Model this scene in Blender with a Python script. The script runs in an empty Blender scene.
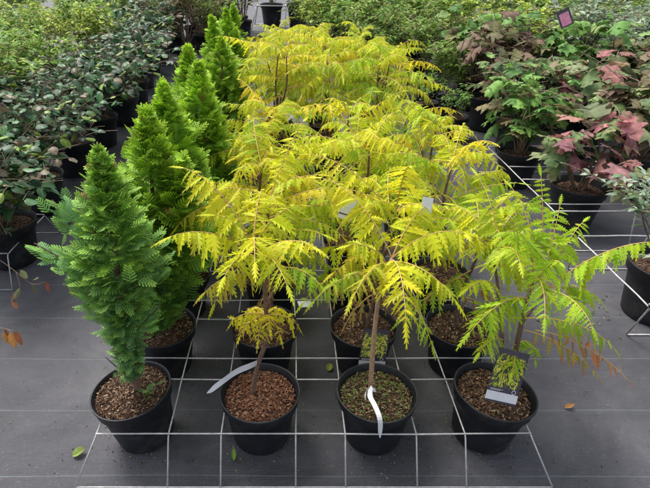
import bpy, math, random
import numpy as np
from mathutils import Vector, Matrix
R = math.radians
scn = bpy.context.scene
COL = scn.collection

# ------------------------------------------------------------------ camera geometry (650x488 photo pixels -> points)
F, CX, CY, H = 500.0, 290.0, 244.0, 1.445
CP, SP = math.cos(R(30)), math.sin(R(30))
def at(x, y, Y):
    """point of the place seen at photo pixel (x,y) that stands Y metres ahead"""
    v = (y-CY)/F
    Hd = Y*(SP+v*CP)/(CP-v*SP)
    depth = Y*CP+Hd*SP
    return Vector(((x-CX)/F*depth, Y, H-Hd))

# ------------------------------------------------------------------ materials
def newmat(name):
    m = bpy.data.materials.new(name); m.use_nodes = True
    nt = m.node_tree; b = nt.nodes['Principled BSDF']
    return m, nt, b
def N(nt, t, **kw):
    n = nt.nodes.new(t)
    for k, v in kw.items():
        if k.startswith('i_'): n.inputs[k[2:].replace('_', ' ')].default_value = v
        else: setattr(n, k, v)
    return n
def ramp(nt, fac, stops):
    r = N(nt, 'ShaderNodeValToRGB')
    e = r.color_ramp.elements
    while len(e) < len(stops): e.new(0.5)
    for el, (p, c) in zip(e, stops): el.position = p; el.color = (*c, 1)
    nt.links.new(fac, r.inputs['Fac']); return r.outputs['Color']
def leaf_mat(name, rough=.5, trans=.3, nscale=60, namt=.35, spec=.3):
    m, nt, b = newmat(name); L = nt.links.new
    a = N(nt, 'ShaderNodeAttribute', attribute_name='tint')
    tc = N(nt, 'ShaderNodeTexCoord')
    no = N(nt, 'ShaderNodeTexNoise', i_Scale=nscale, i_Detail=3.0)
    L(tc.outputs['Object'], no.inputs['Vector'])
    mr = N(nt, 'ShaderNodeMapRange'); mr.inputs['To Min'].default_value = 1-namt; mr.inputs['To Max'].default_value = 1+namt
    L(no.outputs['Fac'], mr.inputs['Value'])
    mx = N(nt, 'ShaderNodeMix', data_type='RGBA', blend_type='MULTIPLY'); mx.inputs[0].default_value = 1
    L(a.outputs['Color'], mx.inputs[6]); L(mr.outputs['Result'], mx.inputs[7])
    col = mx.outputs[2]
    L(col, b.inputs['Base Color']); b.inputs['Roughness'].default_value = rough
    b.inputs['Specular IOR Level'].default_value = spec
    t = N(nt, 'ShaderNodeBsdfTranslucent'); L(col, t.inputs['Color'])
    ms = N(nt, 'ShaderNodeMixShader'); ms.inputs[0].default_value = trans
    L(b.outputs[0], ms.inputs[1]); L(t.outputs[0], ms.inputs[2])
    L(ms.outputs[0], nt.nodes['Material Output'].inputs['Surface'])
    return m
def plain(name, c1, c2=None, rough=.6, metal=0, nscale=30, bump=0, bscale=80, spec=.5, coord='Object'):
    m, nt, b = newmat(name); L = nt.links.new
    tc = N(nt, 'ShaderNodeTexCoord')
    if c2:
        no = N(nt, 'ShaderNodeTexNoise', i_Scale=nscale, i_Detail=6.0, i_Roughness=.65)
        L(tc.outputs[coord], no.inputs['Vector'])
        L(ramp(nt, no.outputs['Fac'], [(.35, c1), (.68, c2)]), b.inputs['Base Color'])
    else: b.inputs['Base Color'].default_value = (*c1, 1)
    b.inputs['Roughness'].default_value = rough; b.inputs['Metallic'].default_value = metal
    b.inputs['Specular IOR Level'].default_value = spec
    if bump:
        n2 = N(nt, 'ShaderNodeTexNoise', i_Scale=bscale, i_Detail=4.0)
        L(tc.outputs[coord], n2.inputs['Vector'])
        bp = N(nt, 'ShaderNodeBump', i_Strength=bump, i_Distance=.004)
        L(n2.outputs['Fac'], bp.inputs['Height']); L(bp.outputs[0], b.inputs['Normal'])
    return m
M = {}
M['sumac'] = leaf_mat('sumac_leaf', .5, .45, 45, .22, .2)
M['conifer'] = leaf_mat('conifer_leaf', .6, .25, 40, .3, .2)
M['leaf'] = leaf_mat('broad_leaf', .55, .3, 45, .55, .18)
M['gloss'] = leaf_mat('waxy_leaf', .42, .2, 60, .35, .25)
M['tinted'] = leaf_mat('tinted_bits', .8, .0, 200, .3, .2)
M['stem'] = plain('stem_bark', (.10, .055, .035), (.21, .13, .085), .85, nscale=90, bump=.6, bscale=250)
M['twig'] = plain('twig_bark', (.12, .08, .055), (.28, .2, .14), .85, nscale=60)
M['cane'] = plain('cane', (.3, .18, .1), (.46, .3, .19), .7, nscale=70, bump=.3, bscale=200)
M['rachis'] = plain('leaf_stalk', (.50, .26, .10), (.62, .48, .10), .6, nscale=25)
M['pot'] = None
M['wire'] = plain('galvanised_wire', (.40, .39, .385), (.62, .61, .60), .5, .15, nscale=50)
M['tag'] = plain('white_plastic', (.62, .62, .64), (.72, .72, .74), .4, nscale=20)
M['tagdark'] = plain('dark_print', (.035, .025, .04), (.05, .04, .06), .35, nscale=20)
M['pink'] = plain('pink_print', (.55, .12, .25), (.75, .35, .45), .4, nscale=60)
M['hose'] = plain('black_hose', (.02, .02, .02), (.04, .04, .04), .6, nscale=20)
# pot plastic: black, dusty bands
def pot_mat():
    m, nt, b = newmat('black_pot_plastic'); L = nt.links.new
    tc = N(nt, 'ShaderNodeTexCoord')
    no = N(nt, 'ShaderNodeTexNoise', i_Scale=9.0, i_Detail=8.0, i_Roughness=.7); L(tc.outputs['Object'], no.inputs['Vector'])
    L(ramp(nt, no.outputs['Fac'], [(.3, (.008, .0085, .011)), (.52, (.013, .014, .018)), (.68, (.045, .042, .042)), (.85, (.10, .09, .075))]), b.inputs['Base Color'])
    n2 = N(nt, 'ShaderNodeTexNoise', i_Scale=160.0, i_Detail=2.0); L(tc.outputs['Object'], n2.inputs['Vector'])
    bp = N(nt, 'ShaderNodeBump', i_Strength=.25, i_Distance=.002); L(n2.outputs['Fac'], bp.inputs['Height']); L(bp.outputs[0], b.inputs['Normal'])
    mr = N(nt, 'ShaderNodeMapRange'); mr.inputs['To Min'].default_value = .38; mr.inputs['To Max'].default_value = .65
    L(no.outputs['Fac'], mr.inputs['Value']); L(mr.outputs[0], b.inputs['Roughness'])
    b.inputs['Specular IOR Level'].default_value = .4
    return m
M['pot'] = pot_mat()
def soil_mat(name, cols):
    m, nt, b = newmat(name); L = nt.links.new
    tc = N(nt, 'ShaderNodeTexCoord')
    v = N(nt, 'ShaderNodeTexVoronoi', i_Scale=95.0, i_Randomness=1.0)
    mp = N(nt, 'ShaderNodeTexNoise', i_Scale=30.0, i_Detail=3.0); L(tc.outputs['Object'], mp.inputs['Vector'])
    ad = N(nt, 'ShaderNodeMix', data_type='RGBA'); ad.inputs[0].default_value = .08
    L(tc.outputs['Object'], ad.inputs[6]); L(mp.outputs['Color'], ad.inputs[7]); L(ad.outputs[2], v.inputs['Vector'])
    sx = N(nt, 'ShaderNodeSeparateColor'); L(v.outputs['Color'], sx.inputs[0])
    L(ramp(nt, sx.outputs[0], cols), b.inputs['Base Color'])
    bp = N(nt, 'ShaderNodeBump', i_Strength=.9, i_Distance=.006); L(v.outputs['Distance'], bp.inputs['Height']); L(bp.outputs[0], b.inputs['Normal'])
    b.inputs['Roughness'].default_value = .95
    return m
M['soil'] = soil_mat('bark_compost', [(0, (.03, .016, .01)), (.35, (.085, .04, .024)), (.7, (.15, .08, .048)), (1, (.26, .17, .11))])

# ground cover fabric
def fabric_mat():
    m, nt, b = newmat('woven_ground_fabric'); L = nt.links.new
    tc = N(nt, 'ShaderNodeTexCoord'); O = tc.outputs['Object']
    sep = N(nt, 'ShaderNodeSeparateXYZ'); L(O, sep.inputs[0])
    def math_(op, a, b_=None):
        n = N(nt, 'ShaderNodeMath', operation=op)
        for i, q in enumerate((a, b_)):
            if q is None: continue
            if isinstance(q, (int, float)): n.inputs[i].default_value = q
            else: L(q, n.inputs[i])
        return n.outputs[0]
    n1 = N(nt, 'ShaderNodeTexNoise', i_Scale=2.3, i_Detail=9.0, i_Roughness=.66, i_Distortion=.5); L(O, n1.inputs['Vector'])
    base = ramp(nt, n1.outputs['Fac'], [(.3, (.030, .030, .036)), (.46, (.052, .052, .061)), (.56, (.072, .071, .081)), (.62, (.088, .087, .096)), (.75, (.13, .128, .132))])
    # weave: two fine waves
    wx = math_('SINE', math_('MULTIPLY', sep.outputs[0], 2*math.pi/.0042))
    wy = math_('SINE', math_('MULTIPLY', sep.outputs[1], 2*math.pi/.0055))
    w = math_('ADD', math_('MULTIPLY', wx, .5), math_('MULTIPLY', wy, .5))
    # tracer lines across, every 0.267 m
    wob = N(nt, 'ShaderNodeTexNoise', i_Scale=.8, i_Detail=1.0); L(O, wob.inputs['Vector'])
    yy = math_('ADD', sep.outputs[1], math_('MULTIPLY', wob.outputs['Fac'], .035))
    fr = math_('FRACT', math_('DIVIDE', math_('ADD', yy, 20.0-1.142), .267))
    line = math_('LESS_THAN', math_('ABSOLUTE', math_('SUBTRACT', fr, .5)), .0065)
    n3 = N(nt, 'ShaderNodeTexNoise', i_Scale=6.0, i_Detail=3.0); L(O, n3.inputs['Vector'])
    lf = math_('MULTIPLY', line, math_('MULTIPLY', n3.outputs['Fac'], .62))
    mx = N(nt, 'ShaderNodeMix', data_type='RGBA'); L(lf, mx.inputs[0]); L(base, mx.inputs[6]); mx.inputs[7].default_value = (.20, .26, .27, 1)
    # dust and grit
    n4 = N(nt, 'ShaderNodeTexNoise', i_Scale=90.0, i_Detail=5.0, i_Roughness=.8); L(O, n4.inputs['Vector'])
    n5 = N(nt, 'ShaderNodeTexNoise', i_Scale=5.0, i_Detail=6.0); L(O, n5.inputs['Vector'])
    g = math_('MULTIPLY', math_('GREATER_THAN', n4.outputs['Fac'], .61), n5.outputs['Fac'])
    mx2 = N(nt, 'ShaderNodeMix', data_type='RGBA'); L(g, mx2.inputs[0]); L(mx.outputs[2], mx2.inputs[6]); mx2.inputs[7].default_value = (.2, .18, .16, 1)
    wv = N(nt, 'ShaderNodeMapRange'); wv.inputs['From Min'].default_value = -1; wv.inputs['To Min'].default_value = .8; wv.inputs['To Max'].default_value = 1.18
    L(w, wv.inputs['Value'])
    mx3 = N(nt, 'ShaderNodeMix', data_type='RGBA', blend_type='MULTIPLY'); mx3.inputs[0].default_value = 1
    L(mx2.outputs[2], mx3.inputs[6]); L(wv.outputs[0], mx3.inputs[7])
    L(mx3.outputs[2], b.inputs['Base Color'])
    n6 = N(nt, 'ShaderNodeTexNoise', i_Scale=7.0, i_Detail=5.0); L(O, n6.inputs['Vector'])
    mpw = N(nt, 'ShaderNodeMapping'); mpw.inputs['Scale'].default_value = (1.2, 5, 1); mpw.inputs['Rotation'].default_value = (0, 0, .5); L(O, mpw.inputs['Vector'])
    n7 = N(nt, 'ShaderNodeTexNoise', i_Scale=1.4, i_Detail=3.0, i_Distortion=1.2); L(mpw.outputs[0], n7.inputs['Vector'])
    hh = math_('ADD', math_('ADD', math_('MULTIPLY', w, .12), n6.outputs['Fac']), math_('MULTIPLY', n7.outputs['Fac'], 3.5))
    bp = N(nt, 'ShaderNodeBump', i_Strength=.5, i_Distance=.012); L(hh, bp.inputs['Height']); L(bp.outputs[0], b.inputs['Normal'])
    mr = N(nt, 'ShaderNodeMapRange'); mr.inputs['To Min'].default_value = .5; mr.inputs['To Max'].default_value = .9
    L(n1.outputs['Fac'], mr.inputs['Value']); L(mr.outputs[0], b.inputs['Roughness'])
    return m
M['fabric'] = fabric_mat()
def picture_mat():
    m, nt, b = newmat('printed_foliage_picture'); L = nt.links.new
    tc = N(nt, 'ShaderNodeTexCoord')
    mp = N(nt, 'ShaderNodeMapping'); mp.inputs['Scale'].default_value = (55, 130, 60); mp.inputs['Rotation'].default_value = (0, 0, .5)
    L(tc.outputs['Object'], mp.inputs['Vector'])
    v = N(nt, 'ShaderNodeTexNoise', i_Scale=1.0, i_Detail=3.0, i_Distortion=.8); L(mp.outputs[0], v.inputs['Vector'])
    L(ramp(nt, v.outputs['Fac'], [(.36, (.02, .04, .01)), (.47, (.22, .28, .02)), (.56, (.75, .66, .04))]), b.inputs['Base Color'])
    b.inputs['Roughness'].default_value = .3
    return m
M['picture'] = picture_mat()

# ------------------------------------------------------------------ object helpers
def tag(o, label=None, cat=None, group=None, kind=None):
    for k, v in (('label', label), ('category', cat), ('group', group), ('kind', kind)):
        if v: o[k] = v
    return o
def empty(name, loc, rz=0):
    o = bpy.data.objects.new(name, None); COL.objects.link(o); o.location = loc; o.rotation_euler = (0, 0, rz)
    o.empty_display_size = .05
    return o
class MB:
    """collects faces into one mesh; tint = colour per vertex"""
    def __init__(s): s.v = []; s.f = []; s.c = []; s.n = 0; s.mi = []
    def add(s, verts, faces, col=(1, 1, 1), mi=0):
        verts = np.asarray(verts, dtype=float).reshape(-1, 3); k = len(verts)
        s.v.append(verts); n = s.n
        s.f.extend([tuple(i+n for i in f) for f in faces]); s.mi.extend([mi]*len(faces))
        c = np.asarray(col, dtype=float)
        if c.ndim == 1: c = np.tile(c, (k, 1))
        s.c.append(c); s.n += k
    def build(s, name, mats, parent=None, smooth=False, loc=None):
        me = bpy.data.meshes.new(name)
        V = np.concatenate(s.v) if s.v else np.zeros((0, 3))
        me.from_pydata(V.tolist(), [], s.f)
        C_ = np.concatenate(s.c)
        a = me.color_attributes.new('tint', 'FLOAT_COLOR', 'POINT')
        a.data.foreach_set('color', np.concatenate([np.clip(C_, 0, 1), np.ones((len(C_), 1))], 1).ravel())
        for m in (mats if isinstance(mats, (list, tuple)) else [mats]): me.materials.append(m)
        if any(s.mi): me.polygons.foreach_set('material_index', s.mi)
        if smooth: me.polygons.foreach_set('use_smooth', [True]*len(me.polygons))
        me.update()
        o = bpy.data.objects.new(name, me); COL.objects.link(o)
        if parent: o.parent = parent
        if loc is not None: o.location = loc
        return o
def nrm(v):
    l = math.sqrt(v[0]*v[0]+v[1]*v[1]+v[2]*v[2]); return v/l if l > 1e-9 else v
A3 = lambda *a: np.array(a, dtype=float)
UP = A3(0, 0, 1)
def tube(mb, pts, radii, sides=6, col=(1, 1, 1), mi=0, cap=True):
    pts = [np.array(p, dtype=float) for p in pts]; n = len(pts)
    if isinstance(radii, (int, float)): radii = [radii]*n
    V = []; F_ = []
    t0 = nrm(pts[1]-pts[0]); ref = UP if abs(t0[2]) < .9 else A3(1, 0, 0)
    u = nrm(np.cross(t0, ref))
    for i in range(n):
        t = nrm(pts[min(i+1, n-1)]-pts[max(i-1, 0)])
        u = nrm(u-np.dot(u, t)*t); w = np.cross(t, u)
        for k in range(sides):
            a = 2*math.pi*k/sides
            V.append(pts[i]+radii[i]*(math.cos(a)*u+math.sin(a)*w))
    for i in range(n-1):
        for k in range(sides):
            k2 = (k+1) % sides
            F_.append((i*sides+k, i*sides+k2, (i+1)*sides+k2, (i+1)*sides+k))
    if cap:
        F_.append(tuple(range(sides-1, -1, -1))); F_.append(tuple((n-1)*sides+k for k in range(sides)))
    mb.add(V, F_, col, mi)
def lathe(mb, prof, seg=40, wob=0, rng=None, cap_bottom=False):
    V = []; F_ = []
    ph = rng.random()*6 if rng else 0
    for (r, z) in prof:
        for k in range(seg):
            a = 2*math.pi*k/seg; rr = r*(1+wob*math.cos(2*a+ph))
            V.append((rr*math.cos(a), rr*math.sin(a), z))
    for i in range(len(prof)-1):
        for k in range(seg):
            k2 = (k+1) % seg
            F_.append((i*seg+k, i*seg+k2, (i+1)*seg+k2, (i+1)*seg+k))
    mb.add(V, F_)
def smooth_poly(pts, n=4):
    """Catmull-Rom"""
    pts = [np.array(p, dtype=float) for p in pts]; out = []
    P = [2*pts[0]-pts[1]]+pts+[2*pts[-1]-pts[-2]]
    for i in range(1, len(P)-2):
        for k in range(n):
            t = k/n
            out.append(.5*((2*P[i])+(-P[i-1]+P[i+1])*t+(2*P[i-1]-5*P[i]+4*P[i+1]-P[i+2])*t*t+(-P[i-1]+3*P[i]-3*P[i+1]+P[i+2])*t**3))
    out.append(pts[-1]); return out

# ------------------------------------------------------------------ leaf templates
def leaflet_template(K=5):
    """cut-leaved leaflet: (u,w) in leaf space, faces. teeth point forward"""
    P = []; F_ = []
    us = [k/K for k in range(K+1)]
    def wid(u): return math.sin(math.pi*min(1, (u*.92+.08))**.75)
    for u in us: P.append((u*.96, 0))
    for sgn in (1, -1):
        for u in us: P.append((u*.96, sgn*(.30*wid(u) if u < 1 else 0)))
        for k in range(K):
            um = (us[k]+us[k+1])/2; P.append((um*.96+.17, sgn*(1.15*wid(um)+.05)))
    for si in range(2):
        b = (K+1)+si*(2*K+1)
        for k in range(K):
            q = (k, k+1, b+k+1, b+k); t = (b+k, b+k+1, b+K+1+k)
            if si: q = q[::-1]; t = t[::-1]
            F_.append(q); F_.append(t)
    return np.array(P, dtype=float), F_
LT = leaflet_template(5); LTs = leaflet_template(3)
def put_leaf(mb, tmpl, o, d, w, L, Wd, bend=.15, fold=.25, col=(1, 1, 1), tip=None, down=None, rng=None, cross=0):
    """blade from o along d, width along w; bends along 'down'"""
    P, F_ = tmpl; u = P[:, 0]; s = P[:, 1]
    n = np.cross(d, w)
    if down is None: down = A3(0, 0, -1)
    V = o+np.outer(u*L, d)+np.outer(s*Wd, w)+np.outer(np.abs(s)*Wd*fold, n)+np.outer(u*u*L*bend, down)-np.outer(s*s*Wd*cross, n)
    c = np.tile(np.asarray(col, dtype=float), (len(u), 1))
    if rng is not None:
        V = V+np.outer(np.array([rng.gauss(0, .016) for _ in u])*L, n); c[s == 0] *= 1.3
    if tip is not None:
        k = np.clip((u-.55)/.45, 0, 1)[:, None]; c = c*(1-k)+np.asarray(tip)*k
    mb.add(V, F_, c)
YEL = A3(.78, .72, .03); GOLD = A3(.85, .58, .03); LIME = A3(.45, .64, .035); GRN = A3(.22, .46, .045); DRY = A3(.42, .25, .1); BRN = A3(.30, .12, .06)
def mixc(a, b, t): return a*(1-t)+b*t
def frond(mb, ms, o, az, el, L, rng, col, arch=1.0, pairs=11, lmax=.095, hang=.7, tipcol=None, roll=0, small=False, end=None, curl=0):
    """pinnate arching leaf: stalk in ms, leaflets in mb"""
    o = np.array(o, dtype=float); n = 12
    dirh = A3(math.cos(az), math.sin(az), 0); p = o.copy(); pts = [p.copy()]
    for i in range(n):
        s = (i+.5)/n; e = el-arch*(s**1.3)*1.25
        a2 = az+curl*s; dh = A3(math.cos(a2), math.sin(a2), 0)
        p = p+(dh*math.cos(e)+UP*math.sin(e))*(L/n); pts.append(p.copy())
    if end is not None:                         # pull the curve to a wanted tip
        end = np.array(end, dtype=float); dlt = end-pts[-1]
        pts = [q+dlt*(i/n)**1.15 for i, q in enumerate(pts)]
        L = sum(np.linalg.norm(pts[i+1]-pts[i]) for i in range(n))
    P = np.array(pts)
    tube(ms, pts, [.0025-.0017*i/n for i in range(n+1)], 4, cap=False)
    def pos(s):
        x = s*n; i = min(int(x), n-1); return P[i]+(P[i+1]-P[i])*(x-i), nrm(P[i+1]-P[i])
    tm = LTs if small else LT
    pairs = pairs+(0 if small else 4)
    for k in range(pairs):
        s = .16+.80*(k/(pairs-1))**.95
        q, t = pos(s)
        prof = math.sin(math.pi*(.22+.70*(k/(pairs-1))))**.8
        lat = nrm(np.cross(t, UP)) if abs(t[2]) < .97 else A3(-dirh[1], dirh[0], 0)
        nn = np.cross(lat, t)
        lat = nrm(lat*math.cos(roll)+nn*math.sin(roll))
        for sg in (1, -1):
            if rng.random() < .04: continue
            hg = hang*rng.uniform(.3, 1.5)
            d = nrm(lat*sg*rng.uniform(.75, 1.0)+t*rng.uniform(.25, .6)+A3(0, 0, -1)*hg+A3(rng.gauss(0, .17), rng.gauss(0, .17), rng.gauss(0, .15)))
            w = t-np.dot(t, d)*d; w = nrm(w+A3(rng.gauss(0, .25), rng.gauss(0, .25), rng.gauss(0, .25)))
            w = nrm(w-np.dot(w, d)*d)
            LL = lmax*.77*prof*rng.uniform(.6, 1.15)
            c = mixc(np.asarray(col), GRN if rng.random() < .6 else (YEL if rng.random() < .7 else GOLD), rng.random()*.28)*rng.uniform(.72, 1.12)
            tc = tipcol if (tipcol is not None and rng.random() < .6) else (mixc(c, DRY, .5) if rng.random() < .16 else None)
            put_leaf(mb, tm, q, d, w, LL, LL*rng.uniform(.13, .22)*sg, rng.uniform(.0, .6), rng.uniform(-.3, .9), c, tc)
    q, t = pos(1.0); w = nrm(np.cross(t, UP))
    put_leaf(mb, tm, q, t, w, lmax*.55, lmax*.08, .2, .3, col, tipcol)
    return pts

# ------------------------------------------------------------------ pots and soil
def pot_mesh(D, hgt, rng, base=.72, seg=44):
    mb = MB(); r = D/2; rb = r*base
    prof = [(0.001, .004), (rb*.80, .004), (rb*.84, .0), (rb*.97, .0), (rb, .006)]
    def rr(z): return rb+(r*.925-rb)*(z/hgt)
    for z in (.18, .36, .54): prof += [(rr(hgt*z), hgt*z)]
    prof += [(rr(hgt*.80), hgt*.80), (r*.955, hgt*.815), (r*.975, hgt*.955), (r, hgt*.975), (r*1.0, hgt*.995), (r*.99, hgt), (r*.965, hgt), (r*.955, hgt*.985)]
    for z in (.85, .6): prof += [(rr(hgt*z)-.004, hgt*z)]
    lathe(mb, prof, seg, .008, rng)
    return mb
def soil_mesh(D, hgt, rng, chips=0, fill=.9, palette=None, moss=0):
    mb = MB(); zt = hgt*fill; r = D/2*(.72+.215*fill)*.985; rings = 9; seg = 30
    V = [(0, 0, zt+.012)]; F_ = []
    for i in range(1, rings+1):
        for k in range(seg):
            a = 2*math.pi*k/seg; q = r*i/rings
            V.append((q*math.cos(a), q*math.sin(a), zt+.012*(1-(i/rings)**2)+(rng.uniform(-.004, .004) if i < rings else -.004)))
    for k in range(seg): F_.append((0, 1+k, 1+(k+1) % seg))
    for i in range(rings-1):
        for k in range(seg):
            a = 1+i*seg+k; b = 1+i*seg+(k+1) % seg; F_.append((a, a+seg, b+seg, b))
    mb.add(V, F_, (.1, .05, .03), 0)
    pal = palette or [A3(.035, .02, .013), A3(.07, .038, .022), A3(.11, .062, .036), A3(.18, .11, .065), A3(.32, .225, .145), A3(.10, .045, .025), A3(.05, .03, .018)]
    for _ in range(chips):
        q = r*.97*math.sqrt(rng.random()); a = rng.random()*6.283
        o = A3(q*math.cos(a), q*math.sin(a), zt+.012*(1-(q/r)**2)+rng.uniform(.000, .007))
        d = nrm(A3(rng.gauss(0, 1), rng.gauss(0, 1), rng.gauss(0, .35))); w = nrm(np.cross(d, nrm(A3(rng.gauss(0, .4), rng.gauss(0, .4), 1))))
        n = np.cross(d, w); l = rng.uniform(.002, .0085); wd = rng.uniform(.0009, .0028); th = .0012
        c = rng.choice(pal)*rng.uniform(.7, 1.3)
        if moss and rng.random() < moss: c = A3(.12, .17, .04)*rng.uniform(.6, 1.3)
        V = [o-d*l-w*wd, o+d*l*.8-w*wd*1.1, o+d*l+w*wd*.7, o-d*l*.7+w*wd]
        V = V+[x+n*th for x in V]
        mb.add(V, [(4, 5, 6, 7), (3, 2, 1, 0), (0, 1, 5, 4), (1, 2, 6, 5), (2, 3, 7, 6), (3, 0, 4, 7)], c, 1)
    return mb
POTCACHE = {}
def add_pot(root, D, hgt, rng, chips=0, fill=.9, key=None, tilt=None, moss=0, palette=None):
    k = (round(D, 3), round(hgt, 3))
    if k not in POTCACHE: POTCACHE[k] = pot_mesh(D, hgt, rng)
    o = POTCACHE[k].build('pot', M['pot'], root, True) if k+('o',) not in POTCACHE else POTCACHE[k+('o',)].copy()
    if k+('o',) in POTCACHE: COL.objects.link(o); o.parent = root
    else: POTCACHE[k+('o',)] = o
    if chips:
        s = soil_mesh(D, hgt, rng, chips, fill, palette, moss).build('soil', [M['soil'], M['tinted']], root)
    else:
        kk = k+('soil', round(fill, 2))
        if kk in POTCACHE: s = POTCACHE[kk].copy(); COL.objects.link(s); s.parent = root
        else: s = soil_mesh(D, hgt, rng, 260, fill).build('soil', [M['soil'], M['tinted']], root); POTCACHE[kk] = s
    o.rotation_euler = (0, 0, rng.random()*6) ; s.rotation_euler = (0, 0, rng.random()*6)
    if tilt:
        o.rotation_euler = (tilt[0], tilt[1], 0); s.rotation_euler = (tilt[0], tilt[1], 0)
        dz = (D/2*.66)*math.sin(max(abs(tilt[0]), abs(tilt[1])))
        o.location.z += dz; s.location.z += dz
    return o

PD, PH = .264, .205           # nursery pot
COLX = [-.497, -.099, .286, .660]
ROWY = [1.182, 1.522, 1.885, 2.25, 2.61]
ROWY2 = [3.50, 3.86, 4.22, 4.58]
SG = 'golden cut-leaf sumacs in black pots'
SOILZ = PH*.9
rowname = ['front', 'second', 'third', 'fourth', 'fifth', 'sixth', 'seventh', 'eighth', 'ninth']
colname = {1: 'left', 2: 'middle', 3: 'right'}

# ------------------------------------------------------------------ sumac, generic
def sumac_generic(root, seed, bias, hz=.80, nfr=12, low=True, Lf=.36, far=False):
    rng = random.Random(seed); mb = MB(); ms = MB(); tr = MB()
    ns = rng.choice([1, 2, 2])
    tips = []
    for s in range(ns):
        a = rng.random()*6.28; top = A3(math.cos(a)*rng.uniform(.02, .11), math.sin(a)*rng.uniform(.02, .11), hz-.13-rng.uniform(0, .14)*(s > 0))
        b = A3(rng.uniform(-.02, .02), rng.uniform(-.02, .02), SOILZ-.01)
        pts = smooth_poly([b, mixc(b, top, .35)+A3(rng.gauss(0, .012), rng.gauss(0, .012), 0), mixc(b, top, .7)+A3(rng.gauss(0, .015), rng.gauss(0, .015), 0), top], 4)
        tube(tr, pts, [.0085-.0045*i/len(pts) for i in range(len(pts))], 7); tips.append(pts)
    ga = rng.random()*6.28
    if far: nfr += 5
    for k in range(nfr):
        pts = tips[k % ns]; f = 1-.42*(k/nfr)**1.0
        o = pts[int(f*(len(pts)-1))]
        ga += 2.4+rng.gauss(0, .45)
        t = k/nfr
        el = (rng.uniform(.35, 1.15) if not far else rng.uniform(.2, .8))-.45*t
        c = mixc(YEL, LIME, min(1, max(0, bias+rng.gauss(0, .28)+.35*t)))
        if rng.random() < .2: c = mixc(c, GOLD, .6)
        if rng.random() < .18: c = mixc(c, GRN, .45)
        frond(mb, ms, o, ga, el, Lf*rng.uniform(.8, 1.2), rng, c, arch=rng.uniform(.45, 1.2), pairs=rng.choice([10, 11, 12]),
              lmax=rng.uniform(.085, .105), hang=rng.uniform(.3, 1.0), roll=rng.gauss(0, .25), curl=rng.gauss(0, .35))
    for pts in tips:                                  # young upright leaves at each stem tip
        a0 = rng.random()*6.28
        for k in range(4):
            c = mixc(YEL, LIME, min(1, max(0, bias+rng.gauss(0, .25))))
            frond(mb, ms, pts[-1], a0+k*1.57+rng.gauss(0, .3), rng.uniform(.6, 1.2), Lf*rng.uniform(.4, .75), rng, c, arch=rng.uniform(.8, 1.5), pairs=9, lmax=.075, hang=rng.uniform(.3, .9), roll=rng.gauss(0, .25), tipcol=GOLD if rng.random() < .3 else None)
    if low:
        for k in range(rng.choice([3, 4, 5, 6])):       # withered low leaves
            pts = tips[0]; o = pts[int(rng.uniform(.3, .5)*len(pts))]
            frond(mb, ms, o, rng.random()*6.28, .2, .16, rng, mixc(BRN, DRY, rng.uniform(.0, .9)), arch=1.3, pairs=7, lmax=.06, hang=1.1, small=True, tipcol=BRN)
    tr.build('trunk', M['stem'], root, True)
    f = mb.build('foliage', M['sumac'], root)
    ms.build('leaf_stalk', M['rachis'], f)

def L2(root, p): return np.array(p, dtype=float)-np.array(root.location)

# ---- front row, left of three
def sumac_custom(root, seed, trunks, fronds, lows=(), mat='stem'):
    """trunks: lists of world points + radius; fronds: (base world, tip world, elevation, colour, hang, lmax, pairs, opts)"""
    rng = random.Random(seed); mb = MB(); ms = MB(); tr = MB(); O = np.array(root.location)
    for pts, r in trunks:
        q = smooth_poly([np.array(p)-O for p in pts], 5)
        tube(tr, q, [r*(1-.45*i/len(q))*(1+.05*rng.gauss(0, 1)) for i in range(len(q))], 9)
    for (b, t, el, col, hang, lmax, pairs, op) in fronds+list(lows):
        b = np.array(b)-O; t = np.array(t)-O; d = t-b
        az = math.atan2(d[1], d[0]); L = np.linalg.norm(d)*1.08
        frond(mb, ms, b, az, el, L, rng, col, arch=op.get('arch', .9), pairs=pairs, lmax=lmax, hang=hang, end=t, small=op.get('small', False), tipcol=op.get('tip'), roll=op.get('roll', rng.gauss(0, .15)))
    tr.build('trunk', M[mat], root, True)
    f = mb.build('foliage', M['sumac'], root)
    ms.build('leaf_stalk', M['rachis'], f)
C = lambda t: mixc(YEL, LIME, t)
G = lambda t: mixc(LIME, GRN, t)

sumacs = {}
for r, y in enumerate(ROWY+ROWY2):
    for c in (1, 2, 3):
        rng = random.Random(100*r+c)
        jx, jy = (0, 0) if r < 2 else (rng.gauss(0, .012), rng.gauss(0, .012))
        root = empty('potted_sumac', (COLX[c]+jx, y+jy, 0))
        sumacs[(r, c)] = root
        tilt = (0, R(4), 0) if (r, c) == (0, 3) else None
        add_pot(root, PD, PH, rng, 2300 if r == 0 else (1200 if r < 3 else 0), .87, tilt=tilt, moss=.3 if (r, c) == (0, 2) else 0,
                palette=[A3(.06, .025, .015), A3(.13, .05, .028), A3(.19, .075, .04), A3(.24, .11, .06), A3(.30, .18, .11)] if (r, c) == (0, 1) else None)
        lab = f"golden cut-leaf sumac, {rowname[r]} row from the front, {colname[c]} one of that row's three"
        tag(root, lab, 'potted shrub', SG)
sumacs[(0, 1)]['label'] = 'golden sumac with long white strip tag and low ring of yellow leaves, front row'
sumacs[(0, 2)]['label'] = 'golden sumac on straight tan stem with white ribbon tag, front row, third pot from left'
sumacs[(0, 3)]['label'] = 'greener sumac with long side leaves in tilted pot, front row, rightmost pot'
sumacs[(1, 2)]['label'] = 'golden sumac with dark picture label in its pot, second row, middle sumac'
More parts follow.
